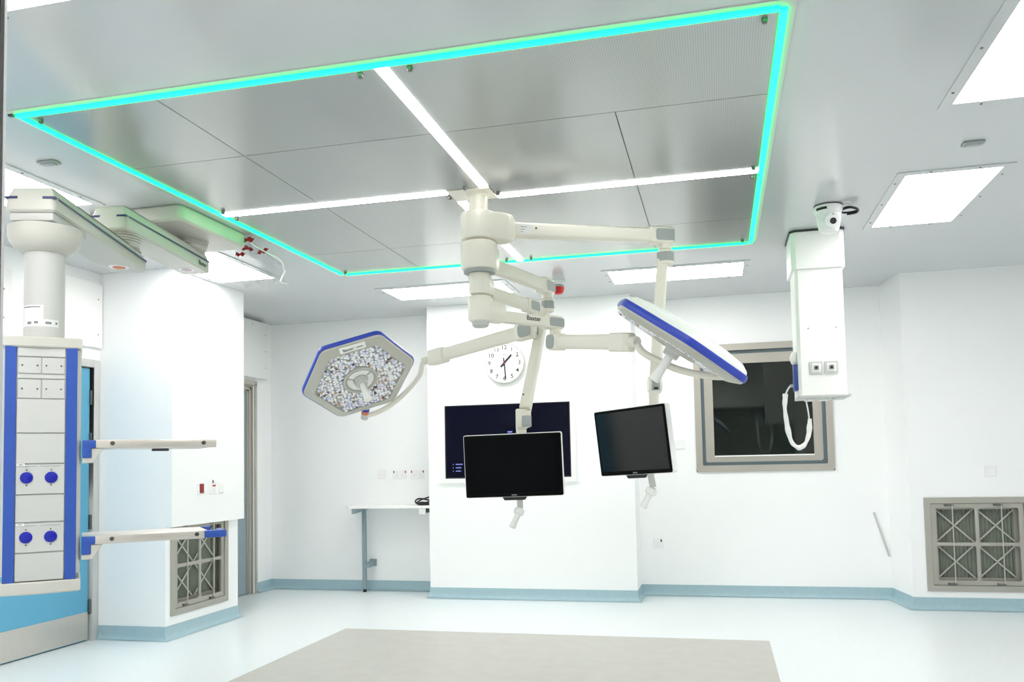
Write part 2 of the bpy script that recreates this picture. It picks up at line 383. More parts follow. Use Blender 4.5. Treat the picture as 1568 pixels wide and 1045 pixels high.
# ------------------------------------------------------------------ recessed ceiling lights
def make_light(x0, y0, label):
    w, d = .478, 1.045
    t = thing('ceiling_light', label, 'ceiling light', (x0+w/2, y0+d/2, CEIL), 'flat white panel lights in the ceiling')
    obj('light_frame', MB().ring([(x0-.05, y0-.05), (x0+w+.05, y0-.05), (x0+w+.05, y0+d+.05), (x0-.05, y0+d+.05)], [(x0, y0), (x0+w, y0), (x0+w, y0+d), (x0, y0+d)], CEIL-.006, CEIL+.002), 'ceiling', t, smooth=False)
    obj('diffuser', MB().box((x0-.002, y0-.002, CEIL-.005), (x0+w+.002, y0+d+.002, CEIL-.002)), 'lightpanel', t, smooth=False)
    for fx, fy in ((-.03, .12), (-.03, .5), (-.03, .88), (w+.03, .12), (w+.03, .5), (w+.03, .88)):
        obj('screw', MB().cyl((x0+fx, y0+fy*d, CEIL-.009), (x0+fx, y0+fy*d, CEIL-.005), .006, seg=8), 'chrome', t)
    for fx in (.25, .75):
        for yy in (-.03, d+.03): obj('screw', MB().cyl((x0+fx*w, y0+yy, CEIL-.009), (x0+fx*w, y0+yy, CEIL-.005), .006, seg=8), 'chrome', t)
    return t
GL = 'flat white panel lights in the ceiling'
la = make_light(1.03, 4.865, 'flat panel light right of the canopy, above the right end of the room, seen whole')
copy_tree(la, (0, -1.995, 0), 'flat panel light cut off by the upper right edge of the picture', GL)
copy_tree(la, (-4.905, 0.085, 0), 'flat panel light behind the grey supply pendant arms and clear film', GL)
copy_tree(la, (-4.905, -1.925, 0), 'flat panel light at far left, above the round supply pendant column', GL)
def make_light_wide(x0, y0, label):
    w, d = 1.05, .475
    t = thing('ceiling_light', label, 'ceiling light', (x0+w/2, y0+d/2, CEIL), GL)
    obj('light_frame', MB().ring([(x0-.05, y0-.05), (x0+w+.05, y0-.05), (x0+w+.05, y0+d+.05), (x0-.05, y0+d+.05)], [(x0, y0), (x0+w, y0), (x0+w, y0+d), (x0, y0+d)], CEIL-.006, CEIL+.002), 'ceiling', t, smooth=False)
    obj('diffuser', MB().box((x0-.002, y0-.002, CEIL-.005), (x0+w+.002, y0+d+.002, CEIL-.002)), 'lightpanel', t, smooth=False)
    for fx in (.1, .5, .9):
        for yy in (-.03, d+.03): obj('screw', MB().cyl((x0+fx*w, y0+yy, CEIL-.009), (x0+fx*w, y0+yy, CEIL-.005), .006, seg=8), 'chrome', t)
    for fy in (.25, .75):
        for xx in (-.03, w+.03): obj('screw', MB().cyl((x0+xx, y0+fy*d, CEIL-.009), (x0+xx, y0+fy*d, CEIL-.005), .006, seg=8), 'chrome', t)
    return t
lb = make_light_wide(-2.775, 6.70, 'flat panel light left of the boom column, in front of the worktop recess')
copy_tree(lb, (1.955, -.045, 0), 'flat panel light right of the red alarm beacon, above the dark window', GL)
copy_tree(lb, (0, -4.965, 0), 'flat panel light peeping in at the upper left corner of the picture', GL)
copy_tree(lb, (1.955, -4.965, 0), 'flat panel light just in front of the canopy, above the doorway', GL)
# ------------------------------------------------------------------ surgical boom (column, hubs, four arms)
H = V((-1.262, 4.455, 0))
bo = thing('surgical_boom', 'cream ceiling boom with stacked hubs and four jointed arms under the canopy', 'ceiling boom', (H.x, H.y, CEIL-.014))
T = Matrix.Translation(H)
obj('drop_tube', MB().lathe([(.062, CEIL-.014), (.062, CEIL-.022), (.053, CEIL-.028), (.053, 2.63)], 32, T), 'cream', bo)
A_ = {'A': V((-.268, 4.93, 2.56)), 'B': V((-1.04, 5.262, 2.38)), 'C': V((-1.097, 5.058, 2.22)), 'D': V((-.923, 4.885, 2.08))}
def hubpiece(name, end, r, z0, z1, r1, L, zb0, zb1, dz=0):
    d = (V((end.x, end.y, 0))-H); d.normalize(); f = frame((H.x, H.y, 0), d, V((0, 0, 1)).cross(d), (0, 0, 1))
    mb = MB(); mb.lathe([(r-.02, z0), (r-.006, z0+.006), (r, z0+.02), (r, z1-.02), (r-.006, z1-.006), (r-.02, z1)], 36, T)
    hp = hull(r*.99, r1, L); i1 = inset(hp, .012); i2 = inset(hp, .035)
    mb.loft([[(x, y, zb0) for x, y in i2], [(x, y, zb0+.01) for x, y in i1], [(x, y, zb0+.035) for x, y in hp], [(x, y, zb1-.035) for x, y in hp], [(x, y, zb1-.01) for x, y in i1], [(x, y, zb1) for x, y in i2]], m=f)
    return obj(name, mb, 'cream', bo)
hubpiece('upper_hub', A_['A'], .103, 2.492, 2.652, .076, .13, 2.486, 2.648)
hubpiece('middle_hub', A_['B'], .103, 2.325, 2.487, .078, .07, 2.326, 2.484)
obj('hub_seal', MB().lathe([(.088, 2.31), (.088, 2.328)], 32, T), 'mid', bo)
hubpiece('neck_hub', A_['C'], .062, 2.187, 2.315, .048, .07, 2.188, 2.30)
hubpiece('lower_hub', A_['D'], .068, 2.036, 2.184, .05, .12, 2.040, 2.165)
obj('hub_cap', MB().lathe([(.036, 2.008), (.046, 2.016), (.05, 2.04)], 32, T), 'grey', bo)
def level_arm(key, r0, w, hh, w1, h1, label):
    e = A_[key]; d = V((e.x-H.x, e.y-H.y, 0)); L = d.length; d.normalize(); s = V((0, 0, 1)).cross(d)
    a = obj('extension_arm', MB().beam(V((H.x, H.y, e.z))+d*r0, e-d*.06, w, hh, w1, h1, rad=.22), 'cream', bo, label)
    b = MB(frame(e, d, s, (0, 0, 1))); b.prism(rpoly([(-.105, -w1*.62), (.045, -w1*.62), (.045, w1*.62), (-.105, w1*.62)], .02), -h1*.62, h1*.62, .008)
    j = obj('arm_end', b, 'cream', bo)
    c = MB(frame(e, d, s, (0, 0, 1)))
    for sg in (-1, 1): c.prism(rpoly([(-.07, -h1*.42), (.042, -h1*.42), (.042, h1*.42), (-.07, h1*.42)], .014), w1*.60 if sg > 0 else -w1*.66, w1*.66 if sg > 0 else -w1*.60, m=frame((0, 0, 0), (1, 0, 0), (0, 0, 1), (0, -1, 0)))
    c.box((.040, -w1*.5, -h1*.45), (.049, w1*.5, h1*.45), .004)
    obj('joint_cover', c, 'mid', j, 'grey cover on the arm end')
    return d, s, a
dA, sA, arA = level_arm('A', .17, .072, .085, .07, .08, 'topmost arm, reaching right to the swivelled monitor')
dB, sB, arB = level_arm('B', .14, .062, .08, .06, .078, 'second arm, reaching back to the centre monitor')
dC, sC, arC = level_arm('C', .10, .056, .07, .052, .066, 'third arm, reaching back to the left lamp')
dD, sD, arD = level_arm('D', .14, .06, .066, .056, .062, 'lowest arm, carrying the maker name')
def vjoint(e, z0, z1, r, band=True):
    mb = MB(); T2 = Matrix.Translation((e.x, e.y, 0)); mb.lathe([(r*.8, z0), (r, z0+.008), (r, z1-.008), (r*.8, z1)], 24, T2)
    o = obj('swivel_joint', mb, 'cream', bo)
    if band: obj('grey_band', MB().lathe([(r*1.02, z0+(z1-z0)*.25), (r*1.03, z0+(z1-z0)*.3), (r*1.03, z0+(z1-z0)*.8), (r*1.02, z0+(z1-z0)*.85)], 24, T2), 'mid', o, 'grey band')
    return o
eA, eB, eC, eD = (A_[k] for k in 'ABCD')
vjoint(eA, 2.475, 2.52, .038, False); vjoint(eA, 2.385, 2.475, .048)
vjoint(eB, 2.30, 2.345, .036, False); vjoint(eB, 2.215, 2.30, .042)
vjoint(eC, 2.10, 2.19, .034, False); vjoint(eD, 2.0, 2.052, .034, False)
# steep spring arms to the two monitors
def spring(p0, p1, w0, h0, w1, h1, up, label, screw=None):
    o = obj('spring_arm', MB().beam(p0, p1, w0, h0, w1, h1, up, rad=.2), 'cream', bo, label)
    return o
def knuckle(name, p, ax, r, w, mt='cream'):
    ax = V(ax).normalized(); return obj(name, MB().cyl(V(p)-ax*w/2, V(p)+ax*w/2, r, bev=.008), mt, bo)
side = V((.97, .24, 0))
spring((-.285, 4.93, 2.415), (-.337, 4.759, 1.69), .062, .07, .062, .066, (0, 1, 0), 'steep arm down to the swivelled monitor')
k = knuckle('knuckle', (-.340, 4.757, 1.675), side, .05, .075)
obj('joint_cover', MB(frame((-.330, 4.712, 1.675), (.97, .24, 0), (0, 0, 1), (.24, -.97, 0))).box((-.022, -.035, -.008), (.022, .035, .006), .004), 'mid', k, 'grey cover')
obj('release_button', MB(frame((-.330, 4.712, 1.66), (.97, .24, 0), (0, 0, 1), (.24, -.97, 0))).box((-.012, -.014, .005), (.012, -.002, .009), .002), 'black', k, 'black button')
obj('monitor_neck', MB().beam((-.346, 4.765, 1.66), (-.352, 4.80, 1.45), .055, .05, .055, .05, (0, 1, 0)).beam((-.352, 4.80, 1.47), (-.42, 4.74, 1.38), .055, .05), 'cream', bo)
spring((-1.060, 5.262, 2.235), (-1.118, 4.89, 1.57), .062, .075, .064, .075, (0, 1, 0), 'steep arm down to the centre monitor')
k = knuckle('knuckle', (-1.14, 4.885, 1.515), side, .062, .07)
kx = MB(); kx.cyl((-1.125+.01, 4.88, 1.515), (-1.085, 4.889, 1.515), .052, bev=.008)
obj('knuckle_plate', kx, 'cream', k)
obj('joint_cover', MB(frame((-1.098, 4.838, 1.50), (.97, .24, 0), (0, 0, 1), (.24, -.97, 0))).box((-.03, -.035, -.006), (.028, .032, .008), .004), 'mid', k, 'grey cover')
obj('screw', MB(frame((-1.118, 4.898, 1.66), (.97, .24, 0), (0, 0, 1), (.24, -.97, 0))).cyl((-.012, 0, .03), (-.012, 0, .040), .006, seg=10), 'chrome', k)
obj('monitor_neck', MB().beam((-1.146, 4.89, 1.50), (-1.150, 4.93, 1.30), .058, .05, .058, .05, (0, 1, 0)), 'cream', bo)
# spring arms to the lamps
def lampspring(p0, p1, w0, h0, w1, h1, label):
    d = (V(p1)-V(p0)).normalized(); s = V((0, 0, 1)).cross(d).normalized(); n = d.cross(s)
    o = obj('spring_arm', MB().beam(V(p0)+d*.03, p1, w0, h0, w1, h1, rad=.3), 'cream', bo, label)
    mb = MB(frame(p0, d, s, n)); mb.prism(rpoly([(-.05, -w0*.6), (.10, -w0*.6), (.10, w0*.6), (-.05, w0*.6)], .025), -h0*.62, h0*.62, .01)
    j = obj('arm_root', mb, 'cream', bo)
    c = MB(frame(p0, d, s, n))
    for sg in (-1, 1): c.prism(rpoly([(-.052, -h0*.5), (.055, -h0*.5), (.055, h0*.5), (-.052, h0*.5)], .03), w0*.58 if sg > 0 else -w0*.66, w0*.66 if sg > 0 else -w0*.58, m=frame((0, 0, 0), (1, 0, 0), (0, 0, 1), (0, -1, 0)))
    obj('joint_cover', c, 'mid', j, 'grey cover on the arm root')
    e = MB(frame(p1, d, s, n)); e.prism(rpoly([(-.13, -w1*.66), (.02, -w1*.66), (.045, -w1*.3), (.045, w1*.3), (.02, w1*.66), (-.13, w1*.66)], .014), -h1*.62, h1*.58, .008)
    obj('arm_end', e, 'cream', bo)
    return d, s, n
lampspring((-1.13, 5.07, 2.075), (-1.905, 5.515, 1.998), .06, .085, .062, .085, 'arm running left to the tilted lamp')
lampspring((-.927, 4.89, 1.968), (-.435, 4.241, 1.852), .058, .082, .058, .082, 'arm running right to the edge-on lamp')
obj('drop_link', MB().cyl((-1.10, 5.06, 2.12), (-1.105, 5.06, 2.06), .032).cyl((-.923, 4.885, 2.02), (-.925, 4.888, 1.95), .034), 'cream', bo)
# maker name on the lowest arm and a small label on the top arm (viewer's side of each)
def sideframe(e, d, s, along_, off):
    n = -s if (-s).dot(V((0, -1, 0))) > 0 else s
    x = d if d.cross(V((0, 0, 1))).dot(n) > 0 else -d
    return frame(V((H.x, H.y, e.z))+d*along_+n*off, x, (0, 0, 1), n)
text('Baxter', .040, sideframe(eD, dD, sD, .36, .0302) @ Matrix.Translation((0, .006, 0)), 'ink', 'lettering', arD)
lf = sideframe(eA, dA, sA, .265, .0365)
obj('sticker', MB(lf).box((-.04, -.026, 0), (.03, .026, .0008)), 'paper', arA, 'small printed label', smooth=False)
for i in range(3): obj('print_line', MB(lf).box((-.034, .012-.014*i, .0006), (.0-.01*i, .015-.014*i, .0012)), 'inkgrey', arA, smooth=False)
obj('screw', MB(lf).cyl((.055, .008, 0), (.055, .008, .003), .006, seg=10), 'chrome', arA)
# ------------------------------------------------------------------ surgical lamps
def make_lamp(name, label, cen, X, Z, yoke, elbow, R=.392, ringed=True):
    cen, X, Z = V(cen), V(X).normalized(), V(Z).normalized(); Y = Z.cross(X).normalized(); f = frame(cen, X, Y, Z)
    t = thing(name, label, 'surgical lamp', cen, 'ceiling hung surgical lamps')
    def hexa(sc, z, r=.07): return [(x, y, z) for x, y in rpoly([(R*sc*math.cos(math.radians(30+60*k)), R*sc*math.sin(math.radians(30+60*k))) for k in range(6)], r*sc, 5)]
    obj('shell', MB().loft([hexa(.975, -.012), hexa(.95, -.03), hexa(.86, -.05), hexa(.6, -.066), hexa(.3, -.07)], m=f), 'white', t)
    obj('rim_band', MB().loft([hexa(.96, -.016), hexa(.995, -.012), hexa(1.005, 0), hexa(1.005, .012), hexa(.995, .022), hexa(.96, .024)], cap=(True, True), m=f), 'rim', t, 'royal blue rim band')
    obj('bezel', MB().loft([hexa(.985, .0225), hexa(.97, .032), hexa(.82, .054), hexa(.80, .052), hexa(.80, .042)], cap=(False, False), m=f), 'lampgrey', t)
    lp = obj('lens_panel', MB().loft([hexa(.81, .038), hexa(.805, .044)], m=f), 'mid', t)
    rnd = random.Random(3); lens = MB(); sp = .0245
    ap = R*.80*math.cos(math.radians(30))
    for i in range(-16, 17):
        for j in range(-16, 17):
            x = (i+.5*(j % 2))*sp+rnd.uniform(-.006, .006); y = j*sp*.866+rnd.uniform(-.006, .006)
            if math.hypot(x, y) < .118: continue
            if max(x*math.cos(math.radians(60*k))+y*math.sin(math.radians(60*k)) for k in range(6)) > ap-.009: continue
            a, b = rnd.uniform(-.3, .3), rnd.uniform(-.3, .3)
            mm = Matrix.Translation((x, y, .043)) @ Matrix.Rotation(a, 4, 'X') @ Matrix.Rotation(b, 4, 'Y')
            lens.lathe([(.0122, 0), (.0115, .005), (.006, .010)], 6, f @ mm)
    o = obj('led_lenses', lens, 'lens', t, 'lens field with painted glitter', smooth=False); o['kind'] = 'stuff'
    f0 = f; f = f @ Matrix.Translation((0, 0, .016))
    obj('centre_ring', MB().loft([[(r*math.cos(a), r*math.sin(a), z) for a in [2*math.pi*i/40 for i in range(40)]] for r, z in ((.118, .027), (.118, .040), (.108, .047), (.098, .040), (.094, .030), (.0, .030))], cap=(True, False), m=f), 'lampgrey', t)
    for k in range(3):
        a0 = 2*math.pi*k/3+.15; seg = [a0+(2*math.pi/3-.22)*i/10 for i in range(11)]
        poly = [(.09*math.cos(a), .09*math.sin(a)) for a in seg]+[(.05*math.cos(a), .05*math.sin(a)) for a in seg[::-1]]
        obj('centre_segment', MB().prism(poly, .030, .037, m=f), 'white', t)
    obj('handle_socket', MB().lathe([(.046, .03), (.046, .05), (.040, .056), (.040, .075), (.034, .082)], 24, f), 'grey', t)
    hd = obj('handle', MB().lathe([(.019, .08), (.021, .09), (.021, .15), (.025, .19), (.026, .215), (.022, .22)], 20, f), 'white', t)
    obj('handle_button', MB(f).cyl((.0, -.020, .14), (0, -.024, .14), .006, seg=10), 'mid', hd)
    f = f0
    pf = f @ Matrix.Translation((-.305, 0, .040)) @ Matrix.Rotation(math.radians(-12), 4, 'Y')
    pl_ = obj('name_plate', MB(pf).box((-.022, -.085, 0), (.022, .085, .014), .006), 'white', t)
    text('Baxter', .026, pf @ Matrix.Rotation(math.radians(90), 4, 'Z') @ Matrix.Translation((-.03, .0, .0145)), 'ink', 'lettering', pl_)
    obj('print_line', MB(pf).box((-.003, .025, .0138), (.004, .066, .0148)), 'inkgrey', pl_, smooth=False)
    obj('yoke', MB().tube(yoke, .0175, 14), 'cream', t)
    e0, e1 = V(elbow[0]), V(elbow[1]); obj('elbow', MB().cyl(e0, e1, .028, bev=.006), 'cream', t)
    pe = V(yoke[-1]); pc = cen+X*(R*.866*.96)
    dn = (pe-pc).normalized() if ringed else -Z
    obj('pivot', MB().cyl(pc+(pe-pc)*.1, pe+dn*.025, .025, bev=.006), 'grey', t)
    if ringed:
        m0 = pc.lerp(pe, .3); m1 = pc.lerp(pe, .52); m2 = pc.lerp(pe, .8)
        obj('pivot_ring', MB().cyl(m0, m1, .0268), 'rim', t, 'blue ring on the pivot'); obj('pivot_ring', MB().cyl(m1, m2, .0268), 'orange', t, 'orange ring on the pivot')
    return t
make_lamp('surgical_lamp', 'blue rimmed six-sided lamp at left, its glittering lens face turned towards the camera', (-2.315, 5.172, 1.862), (-.187, .796, -.579), (.476, -.441, -.761),
          [(-1.955, 5.512, 1.972), (-1.985, 5.506, 1.955), (-2.012, 5.512, 1.873), (-2.107, 5.507, 1.767), (-2.221, 5.495, 1.674), (-2.324, 5.472, 1.622), (-2.400, 5.458, 1.603)],
          [(-1.93, 5.513, 1.985), (-1.99, 5.513, 1.972)])
make_lamp('surgical_lamp', 'blue rimmed six-sided lamp at right, tilted steeply and seen nearly edge-on', (-.164, 4.103, 1.831), (.799, .229, -.557), (-.569, .043, -.821),
          [(-.41, 4.21, 1.842), (-.384, 4.183, 1.832), (-.348, 4.163, 1.785), (-.283, 4.145, 1.742), (-.175, 4.135, 1.688), (-.053, 4.14, 1.655), (.04, 4.146, 1.646), (.085, 4.165, 1.650)],
          [(-.418, 4.221, 1.849), (-.378, 4.166, 1.840)], ringed=False)
# ------------------------------------------------------------------ monitors on the boom
def make_monitor(label, cen, X, Yup, w, hgt, back, handle, glass='screen'):
    X, Yup = V(X).normalized(), V(Yup).normalized(); Z = X.cross(Yup).normalized(); Yup = Z.cross(X); f = frame(cen, X, Yup, Z)
    t = thing('monitor', label, 'monitor', cen, 'flat monitors hung from the boom')
    obj('housing', MB(f).prism(rrect(w, hgt, .012), -.042, -.002, .004).prism(rrect(w*.62, hgt*.7, .03), -.075, -.04, .01).box((-.05, -.05, -back), (.05, .05, -.07), .006), 'white', t)
    obj('bezel', MB(f).prism(rrect(w-.008, hgt-.008, .010), -.003, .004, .002), 'bezel', t, 'black bezel')
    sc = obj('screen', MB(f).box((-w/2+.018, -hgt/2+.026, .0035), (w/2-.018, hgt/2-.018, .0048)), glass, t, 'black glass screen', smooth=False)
    obj('logo_mark', MB(f).box((-.016, -hgt/2+.010, .0038), (.016, -hgt/2+.017, .0046)), 'inkgrey', t, smooth=False)
    obj('control_strip', MB(f).prism([(-.062, -hgt/2-.018), (.062, -hgt/2-.018), (.074, -hgt/2), (-.074, -hgt/2)], -.012, -.002), 'black', t, 'black control strip under the screen')
    p0, p1, p2, p3 = [V(q) for q in handle]
    b = obj('handle_bracket', MB().beam(p0, p1, .036, .014, .036, .014, (0, 1, 0)).beam(p1, p2+(p1-p2)*.2, .036, .03, .03, .03, (0, 1, 0)), 'grey', t)
    hd = MB(); a, L = along(p2, p3); hd.lathe([(.017, -.035), (.030, -.03), (.032, -.012), (.030, 0), (.018, .003), (.017, L*.5), (.021, L-.005), (.019, L)], 20, a)
    hh = obj('handle', hd, 'white', t)
    obj('handle_button', MB(a).cyl((-.012, -.012, .02), (-.014, -.014, .02), .006, seg=8), 'mid', hh)
    return t
c1 = [V(q) for q in ((-1.487, 4.833, 1.422), (-.893, 4.875, 1.433), (-.902, 4.895, 1.057), (-1.488, 4.855, 1.046))]
make_monitor('black screen monitor hanging at the centre, in front of the wall screen', sum(c1, V())/4, (c1[1]-c1[0])+(c1[2]-c1[3]), (c1[0]-c1[3])+(c1[1]-c1[2]), .594, .378, .09,
             [(-1.164, 4.90, 1.055), (-1.163, 4.90, .985), (-1.176, 4.895, .95), (-1.205, 4.86, .872)])
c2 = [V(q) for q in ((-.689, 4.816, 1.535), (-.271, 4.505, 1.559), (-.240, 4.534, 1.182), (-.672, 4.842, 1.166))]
make_monitor('monitor with a grey reflection in its screen, swivelled to the left, near the dark window', sum(c2, V())/4, (c2[1]-c2[0])+(c2[2]-c2[3]), (c2[0]-c2[3])+(c2[1]-c2[2]), .527, .376, .10,
             [(-.37, 4.66, 1.18), (-.358, 4.665, 1.105), (-.377, 4.662, 1.069), (-.417, 4.657, .995)], 'screenreflect')
# ------------------------------------------------------------------ supply pendant at left
sp_ = thing('supply_pendant', 'cream supply pendant with twin arms, round column and blue striped cabinet at left', 'supply pendant', (-3.24, 4.47, CEIL))
mb = MB(); mb.prism(rrect(.64, .70, .05, 5, -3.25, 4.48), 2.675, CEIL-.0005, .012); obj('ceiling_box', mb, 'pendant', sp_)
def pend_arm(p_far, p_near, z0, z1, hw, label, ringmat, lettering):
    """box arm with a rounded far end and bevelled near end, plus thin navy line and a light ring underneath"""
    a, b = V((p_near[0], p_near[1], 0)), V((p_far[0], p_far[1], 0)); d = (b-a).normalized(); s = V((0, 0, 1)).cross(d); L = (b-a).length
    f = frame(a, d, s, (0, 0, 1)); e = .14
    poly = rpoly([(-e, -hw), (L+e, -hw*.95), (L+e, hw*.95), (-e, hw)], .022, 4)
    up = inset(poly, .022)
    mbb = MB(); zz = z0+(z1-z0)*.55
    mbb.loft([[(x, y, z0) for x, y in inset(poly, .008)], [(x, y, z0+.008) for x, y in poly], [(x, y, zz) for x, y in poly], [(x, y, z1-.005) for x, y in up], [(x, y, z1) for x, y in inset(up, .002)]], m=f)
    o = obj('pendant_arm', mbb, 'pendant', sp_, label)
    n = MB(); p2 = [q for q in poly]
    for sg in (-1, 1): n.box((-e+.03, sg*(hw-.004)-.002*(sg < 0), zz-.0045), (L+e-.02, sg*(hw+.0016), zz+.0045), m=f)
    for ya in ((-hw+.001, -hw+.05), (hw-.05, hw-.001)): n.box((-e-.0018, ya[0], zz-.005), (-e+.03, ya[1], zz+.005), m=f)
    obj('trim_line', n, 'navy', o, 'thin navy line', smooth=False)
    T3 = Matrix.Translation((b.x, b.y, 0))
    obj('light_ring', MB().lathe([(.050, z0-.004), (.052, z0+.002)], 28, T3), 'plastic', o); 
    obj('light_ring_glass', MB().lathe([(.030, z0-.0065), (.034, z0-.003)], 24, T3), ringmat, o, ringmat+' round light underneath')
    if lettering: text('Baxter', .04, f @ Matrix.Translation((L+.02, -hw-.0005, z0+.035)) @ frame((0, 0, 0), (1, 0, 0), (0, 0, 1), (0, -1, 0)), 'ink', 'lettering', o)
    return d, s
PA, PB, PC = (-3.185, 4.55), (-3.05, 3.80), (-2.785, 2.99)
pend_arm(PA, PB, 2.50, 2.628, .095, 'upper arm under the ceiling box', 'pink', True)
pend_arm((-3.06, 3.79), PC, 2.335, 2.44, .10, 'lower arm above the column', 'orange', False)
def bearing(x, y, z0, z1, r):
    n = 5; pr = []
    for i in range(n):
        a, b = z0+(z1-z0)*i/n, z0+(z1-z0)*(i+1)/n; pr += [(r*(.86+.04*(i % 2)), a), (r*(.9+.025*i), a+.002), (r*(.9+.025*i), b-.002)]
    obj('swivel_bearing', MB().lathe(pr, 32, Matrix.Translation((x, y, 0))), 'pendant', sp_)
bearing(PA[0], PA[1], 2.62, 2.676, .13); bearing(-3.05, 3.795, 2.435, 2.502, .10)
T4 = Matrix.Translation((PC[0], PC[1], 0))
obj('column_collar', MB().lathe([(.082, 2.185), (.118, 2.205), (.136, 2.235), (.142, 2.26), (.142, 2.295), (.12, 2.30)], 36, T4), 'pendant', sp_)
dd = V((PB[0]-PC[0], PB[1]-PC[1], 0)).normalized()
obj('collar_plate', MB(frame((PC[0], PC[1], 0), dd, V((0, 0, 1)).cross(dd), (0, 0, 1))).box((-.125, -.088, 2.30), (.2, .088, 2.337), .006), 'grey', sp_)
obj('column', MB().lathe([(.078, 1.78), (.078, 2.20)], 40, T4), 'grey', sp_, 'round grey column')
tn, tt = V((.661, -.751, 0)), V((.751, .661, 0))
sk = MB(); Rr = .0786
cf = MB()
def colpatch(name, a0, a1, z0, z1, mt, r=Rr):
    base = math.atan2(-.731, .68); n = 14
    l0 = [(r*math.cos(base+a0+(a1-a0)*i/n), r*math.sin(base+a0+(a1-a0)*i/n)) for i in range(n+1)]
    poly = l0+[(x*.985, y*.985) for x, y in l0[::-1]]
    obj(name, MB().prism(poly, z0, z1, m=T4), mt, sp_)
colpatch('sticker', -1.35, -.05, 1.895, 1.955, 'paper'); colpatch('sticker', -1.4, .75, 1.865, 1.895, 'paper')
for a, z, w in ((-.9, 1.878, .25), (-.5, 1.880, .2), (.05, 1.879, .3), (.55, 1.880, .12)): colpatch('print_mark', a, a+w, z-.004, z+.006, 'inkgrey', Rr+.0004)
colpatch('print_mark', -1.2, -.2, 1.945, 1.948, 'ink', Rr+.0004)
# cabinet: local x along the face, y up, z out of the face towards the room
CF = frame((-2.693, 2.885, 0), tt, (0, 0, 1), tn); cw = .143
cab = obj('cabinet', MB(CF).prism(rrect(2*cw, .27, .03, 5), 0, .93, .004, m=frame((0, .835, -.137), (1, 0, 0), (0, 0, -1), (0, 1, 0))), 'grey', sp_, 'grey cabinet with royal blue stripes')
def cap(name, z0, z1, bulge):
    n = 10; prof = []
    front = [(-cw-.003+(2*cw+.006)*i/n, .006+bulge*math.sin(math.pi*i/n)) for i in range(n+1)]
    poly = front+[(cw+.003, -.28), (-cw-.003, -.28)]
    obj(name, MB(CF).prism([(x, -z) for x, z in poly][::-1], z0, z1, .006, m=frame((0, 0, 0), (1, 0, 0), (0, 0, -1), (0, 1, 0))), 'pendant', cab)
cap('top_cap', 1.765, 1.81, .012); cap('bottom_cap', .762, .812, .02)
for x0, x1 in ((-.133, -.092), (.086, .128)):
    obj('blue_stripe', MB(CF).box((x0, .812, 0), (x1, 1.768, .007), .002), 'blue', cab, 'royal blue stripe', smooth=False)
for a, b in ((1.728, 1.766), (1.637, 1.655), (1.415, 1.553), (1.29, 1.411), (1.165, 1.286), (1.052, 1.161), (.93, 1.048), (.815, .926)):
    obj('front_panel', MB(CF).box((-.089, a+.001, 0), (.083, b-.001, .0045), .001), 'grey', cab, smooth=False)
for a, b in ((1.659, 1.724), (1.557, 1.633)):
    for x0, x1 in ((-.088, -.004), (-.002, .082)):
        o = obj('cover_plate', MB(CF).box((x0+.001, a, 0), (x1-.001, b, .003), .001), 'grey', cab, smooth=False)
        for xx in (x0+.016, x1-.014): obj('screw', MB(CF).cyl((xx, (a+b)/2, .003), (xx, (a+b)/2, .005), .0035, seg=8), 'dark', cab)
for z in (1.232, .991):
    for x in (-.052, .036):
        obj('socket_cover', MB(CF).lathe([(.0235, .004), (.0235, .008), (.021, .0095)], 28, Matrix.Translation((x, z, 0))), 'socket', cab, 'round deep blue socket cover')
        for q in (-.031, .031): obj('screw', MB(CF).cyl((x, z+q, .004), (x, z+q, .006), .003, seg=8), 'dark', cab)
        obj('label_line', MB(CF).box((x-.038, z+.045, .004), (x+.036, z+.0475, .0055)), 'mid', cab, smooth=False)
    obj('label_tab', MB(CF).box((-.088, z+.047, .004), (-.058, z+.058, .0065), .001), 'paper', cab, smooth=False)
    obj('print_mark', MB(CF).box((-.080, z+.0515, .006), (-.066, z+.0538, .0070)), 'dark', cab, smooth=False)
# two shelves on the cabinet's right side
def shelf(z, label, endcap):
    o = obj('shelf', MB(CF).box((.155, z-.034, -.325), (.655, z-.012, -.02), .004), 'white', sp_, label)
    obj('tray_top', MB(CF).box((.152, z-.014, -.325), (.655, z-.003, -.018), .003), 'steel', o)
    obj('front_rail', MB(CF).box((.198, z-.034, -.014), (.682 if not endcap else .632, z+.001, .004), .003), 'steel', o, 'steel front rail')
    obj('rail_clamp', MB(CF).box((.148, z-.075, -.02), (.182, z, .006), .004).box((.15, z-.033, -.02), (.2, z, .0065), .004), 'blue', o, 'blue clamp')
    obj('arm_bracket', MB(CF).prism([(.148, z-.096), (.19, z-.096), (.228, z-.034), (.182, z-.034), (.182, z-.072), (.148, z-.072)], -.10, .0, .003), 'pendant', o)
    for x in (.262, .628 if not endcap else .600): obj('rail_screw', MB(CF).cyl((x, z-.014, .003), (x, z-.014, .008), .009, seg=14), 'chrome', o)
    if endcap:
        obj('rail_end', MB(CF).box((.632, z-.032, -.016), (.725, z, .0055), .004).box((.70, z-.03, -.15), (.725, z-.002, 0), .004), 'blue', o, 'blue end cap')
        obj('rail_end', MB(CF).box((.655, z-.03, -.33), (.70, z, -.29), .004), 'blue', o, 'blue end cap')
    else:
        obj('cable_clip', MB(CF).box((.43, z-.045, -.2), (.50, z-.034, -.16), .003), 'dark', o)
shelf(1.384, 'upper shelf', False); shelf(.982, 'lower shelf with blue corner caps', True)
